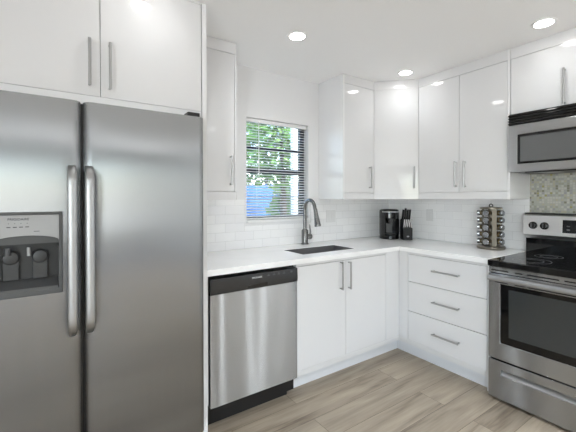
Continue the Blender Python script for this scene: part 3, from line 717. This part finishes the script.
# ------------------------------------------------------------------ window blind
t = thing('window_blind', 'white horizontal slat blind hanging in the window over the sink', 'blind', (-1.42, .035, WZ0))
bx0, bx1 = WX0+.006, WX1-.006
make('headrail', B().box(bx0, bx1, .02, .05, WZ1-.032, WZ1-.003), 'white', t, bevel=.002)
sb = B(); nsl = 34; z0 = WZ0+.05; z1 = WZ1-.045
for k in range(nsl):
    z = z0+(z1-z0)*k/(nsl-1); ti = .0016
    sb.sheet([[(x, .0235, z-.0048), (x, .0300, z-.0012), (x, .0400, z+.0028), (x, .0465, z+.0048)] for x in (bx0, bx1)], (0, 0, -.0011))
make('slats', sb, 'blind', t)
make('bottom_rail', B().box(bx0, bx1, .023, .047, WZ0+.024, WZ0+.036), 'white', t, bevel=.002)
for x in (bx0+.1, bx1-.1): make('ladder_cord', B().tube([(x, .0205, WZ0+.03), (x, .0205, WZ1-.03)], .0009, 6), 'white', t)
make('tilt_wand', B().tube([(bx0+.115, .012, WZ1-.02), (bx0+.115, .01, 1.5)], .004, 8), 'white', t)

# ------------------------------------------------------------------ recessed ceiling lights, some unseen ones added to supply light
def downlight(x, y, label):
    watt = LAMP_WATT*(.012 if x == -2.62 else .03 if x > -.6 and y > -1.65 else .14 if x > -1.8 and y > -2.0 else .42 if y > -2.7 else .8 if y > -3.4 else 1.3)
    t = thing('ceiling_light', label, 'ceiling light', (x, y, CZ), 0, 'recessed ceiling lights')
    make('trim_ring', B().ring([(x+.066*math.cos(a), y+.066*math.sin(a)) for a in [2*math.pi*k/32 for k in range(32)]], [(x+.05*math.cos(a), y+.05*math.sin(a)) for a in [2*math.pi*k/32 for k in range(32)]], CZ-.006, CZ-.0003), 'white', t)
    make('lens', B().lathe([(0, -.0005), (.0495, -.0005), (.0495, -.006), (.04, -.0095), (.022, -.0115), (0, -.012)], (x, y, CZ), seg=32), 'lamp', t)
    o = light('SPOT', 'lamp', (0, 0, -.02), (0, 0, 0), watt, (.90, .955, 1), spot_size=math.radians(150), spot_blend=1.0, shadow_soft_size=.045); o.parent = t
for x, y, lab in ((-1.70, -.655, 'round recessed ceiling light in front of the window'), (-.56, -.638, 'round recessed ceiling light by the diagonal corner cabinet'), (-.555, -1.63, 'round recessed ceiling light in front of the microwave cabinet'),
                  (-1.02, -3.17, 'round recessed ceiling light behind and right of the viewer'), (-2.6, -3.3, 'added round recessed ceiling light behind the viewer'),  # the lamp straight behind the viewer is added for bounce light
                  (-2.6, -5.1, 'added round recessed ceiling light near the added patio door'), (-4.0, -3.2, 'added round recessed ceiling light near the added dining window'), (-.9, -4.7, 'added round recessed ceiling light far behind the viewer by the right wall'),  # all unseen lamps, added to light the room by bounce
                  (-4.0, -5.1, 'added round recessed ceiling light between added dining window and patio door'), (-1.7, -6.4, 'added round recessed ceiling light by the far wall behind the viewer'), (-4.0, -6.6, 'added round recessed ceiling light right at the added patio door'), (-5.2, -2.0, 'added round recessed ceiling light in the far left corner of the room'), (-.555, -2.62, 'added round recessed ceiling light by the right wall just right of the viewer'), (-.30, -3.75, 'added round recessed ceiling light behind the viewer next to the right wall'), (-2.62, -.87, 'round recessed ceiling light close in front of the refrigerator')):  # unseen lamps added for bounce and dishwasher streaks, except the one by the refrigerator
    downlight(x, y, lab)

t = thing('added_linear_light', 'added long box ceiling light, unseen on the ceiling far behind the viewer', 'ceiling light', (-1.9, -5.6, CZ))  # unseen fixture added to lay the bright band across the refrigerator
make('housing', B().box(-2.9, -.9, -5.68, -5.52, CZ-.03, CZ-.0005), 'white', t)
make('diffuser', B().box(-2.89, -.91, -5.67, -5.53, CZ-.11, CZ-.0305), 'tube', t)

# ------------------------------------------------------------------ outside the window
struct('ground', B().box(-9, 6, .13, 14, -.4, -.2), 'grass')
o = make('garden_wall', B().box(-2.5, 4.5, 3.6, 3.75, -.2, 1.6), 'blue'); tag(o, 'blue painted garden wall outside the window', 'garden wall')
o = make('porch_post', B().box(-.247, -.17, 1.47, 1.54, -.2, 2.9), 'white', bevel=.006); tag(o, 'white porch post outside the right side of the window', 'post')
def bush(name, label, c, r, n, mat, trunk):
    t = thing(name, label, 'tree' if trunk else 'shrub', (c[0], c[1], -.2), 0)
    b = B(); rnd = random.Random(hash(label) % 999 if False else len(label))
    for _ in range(n):
        v = Vector((rnd.gauss(0, 1), rnd.gauss(0, 1), rnd.gauss(0, 1))).normalized()*(rnd.random()**.4)
        p_ = Vector(c)+Vector((v.x*r[0], v.y*r[1], v.z*r[2])); d_ = Vector((rnd.gauss(0, 1), rnd.gauss(0, 1), rnd.gauss(0, 1)-.3)).normalized(); e_ = d_.orthogonal().normalized()
        L, w_ = .10+.08*rnd.random(), .035+.02*rnd.random()
        b.bm.faces.new([b.bm.verts.new(q) for q in (p_, p_+d_*L*.5+e_*w_, p_+d_*L, p_+d_*L*.5-e_*w_)])
    make('foliage', b, mat, t)
    make('trunk', B().tube([(c[0], c[1], -.2), (c[0]+.03, c[1], c[2]*.5), (c[0], c[1], c[2])], [.07, .055, .03], 8), 'bark', t)
bush('tree', 'leafy light green tree standing outside the window', (.1, 2.3, 2.3), (1.2, .6, .85), 2300, 'leafA', True)
bush('tree', 'dark green tree outside the window, behind the blue wall', (1.6, 5.4, 2.8), (2.8, 1.0, 1.9), 3600, 'leafB', True)
bush('shrub', 'green shrub in front of the blue garden wall', (.55, 2.75, .75), (.45, .4, .85), 2200, 'leafA', False)

for o in ROOTS:
    if '_w' in o: del o['_w']
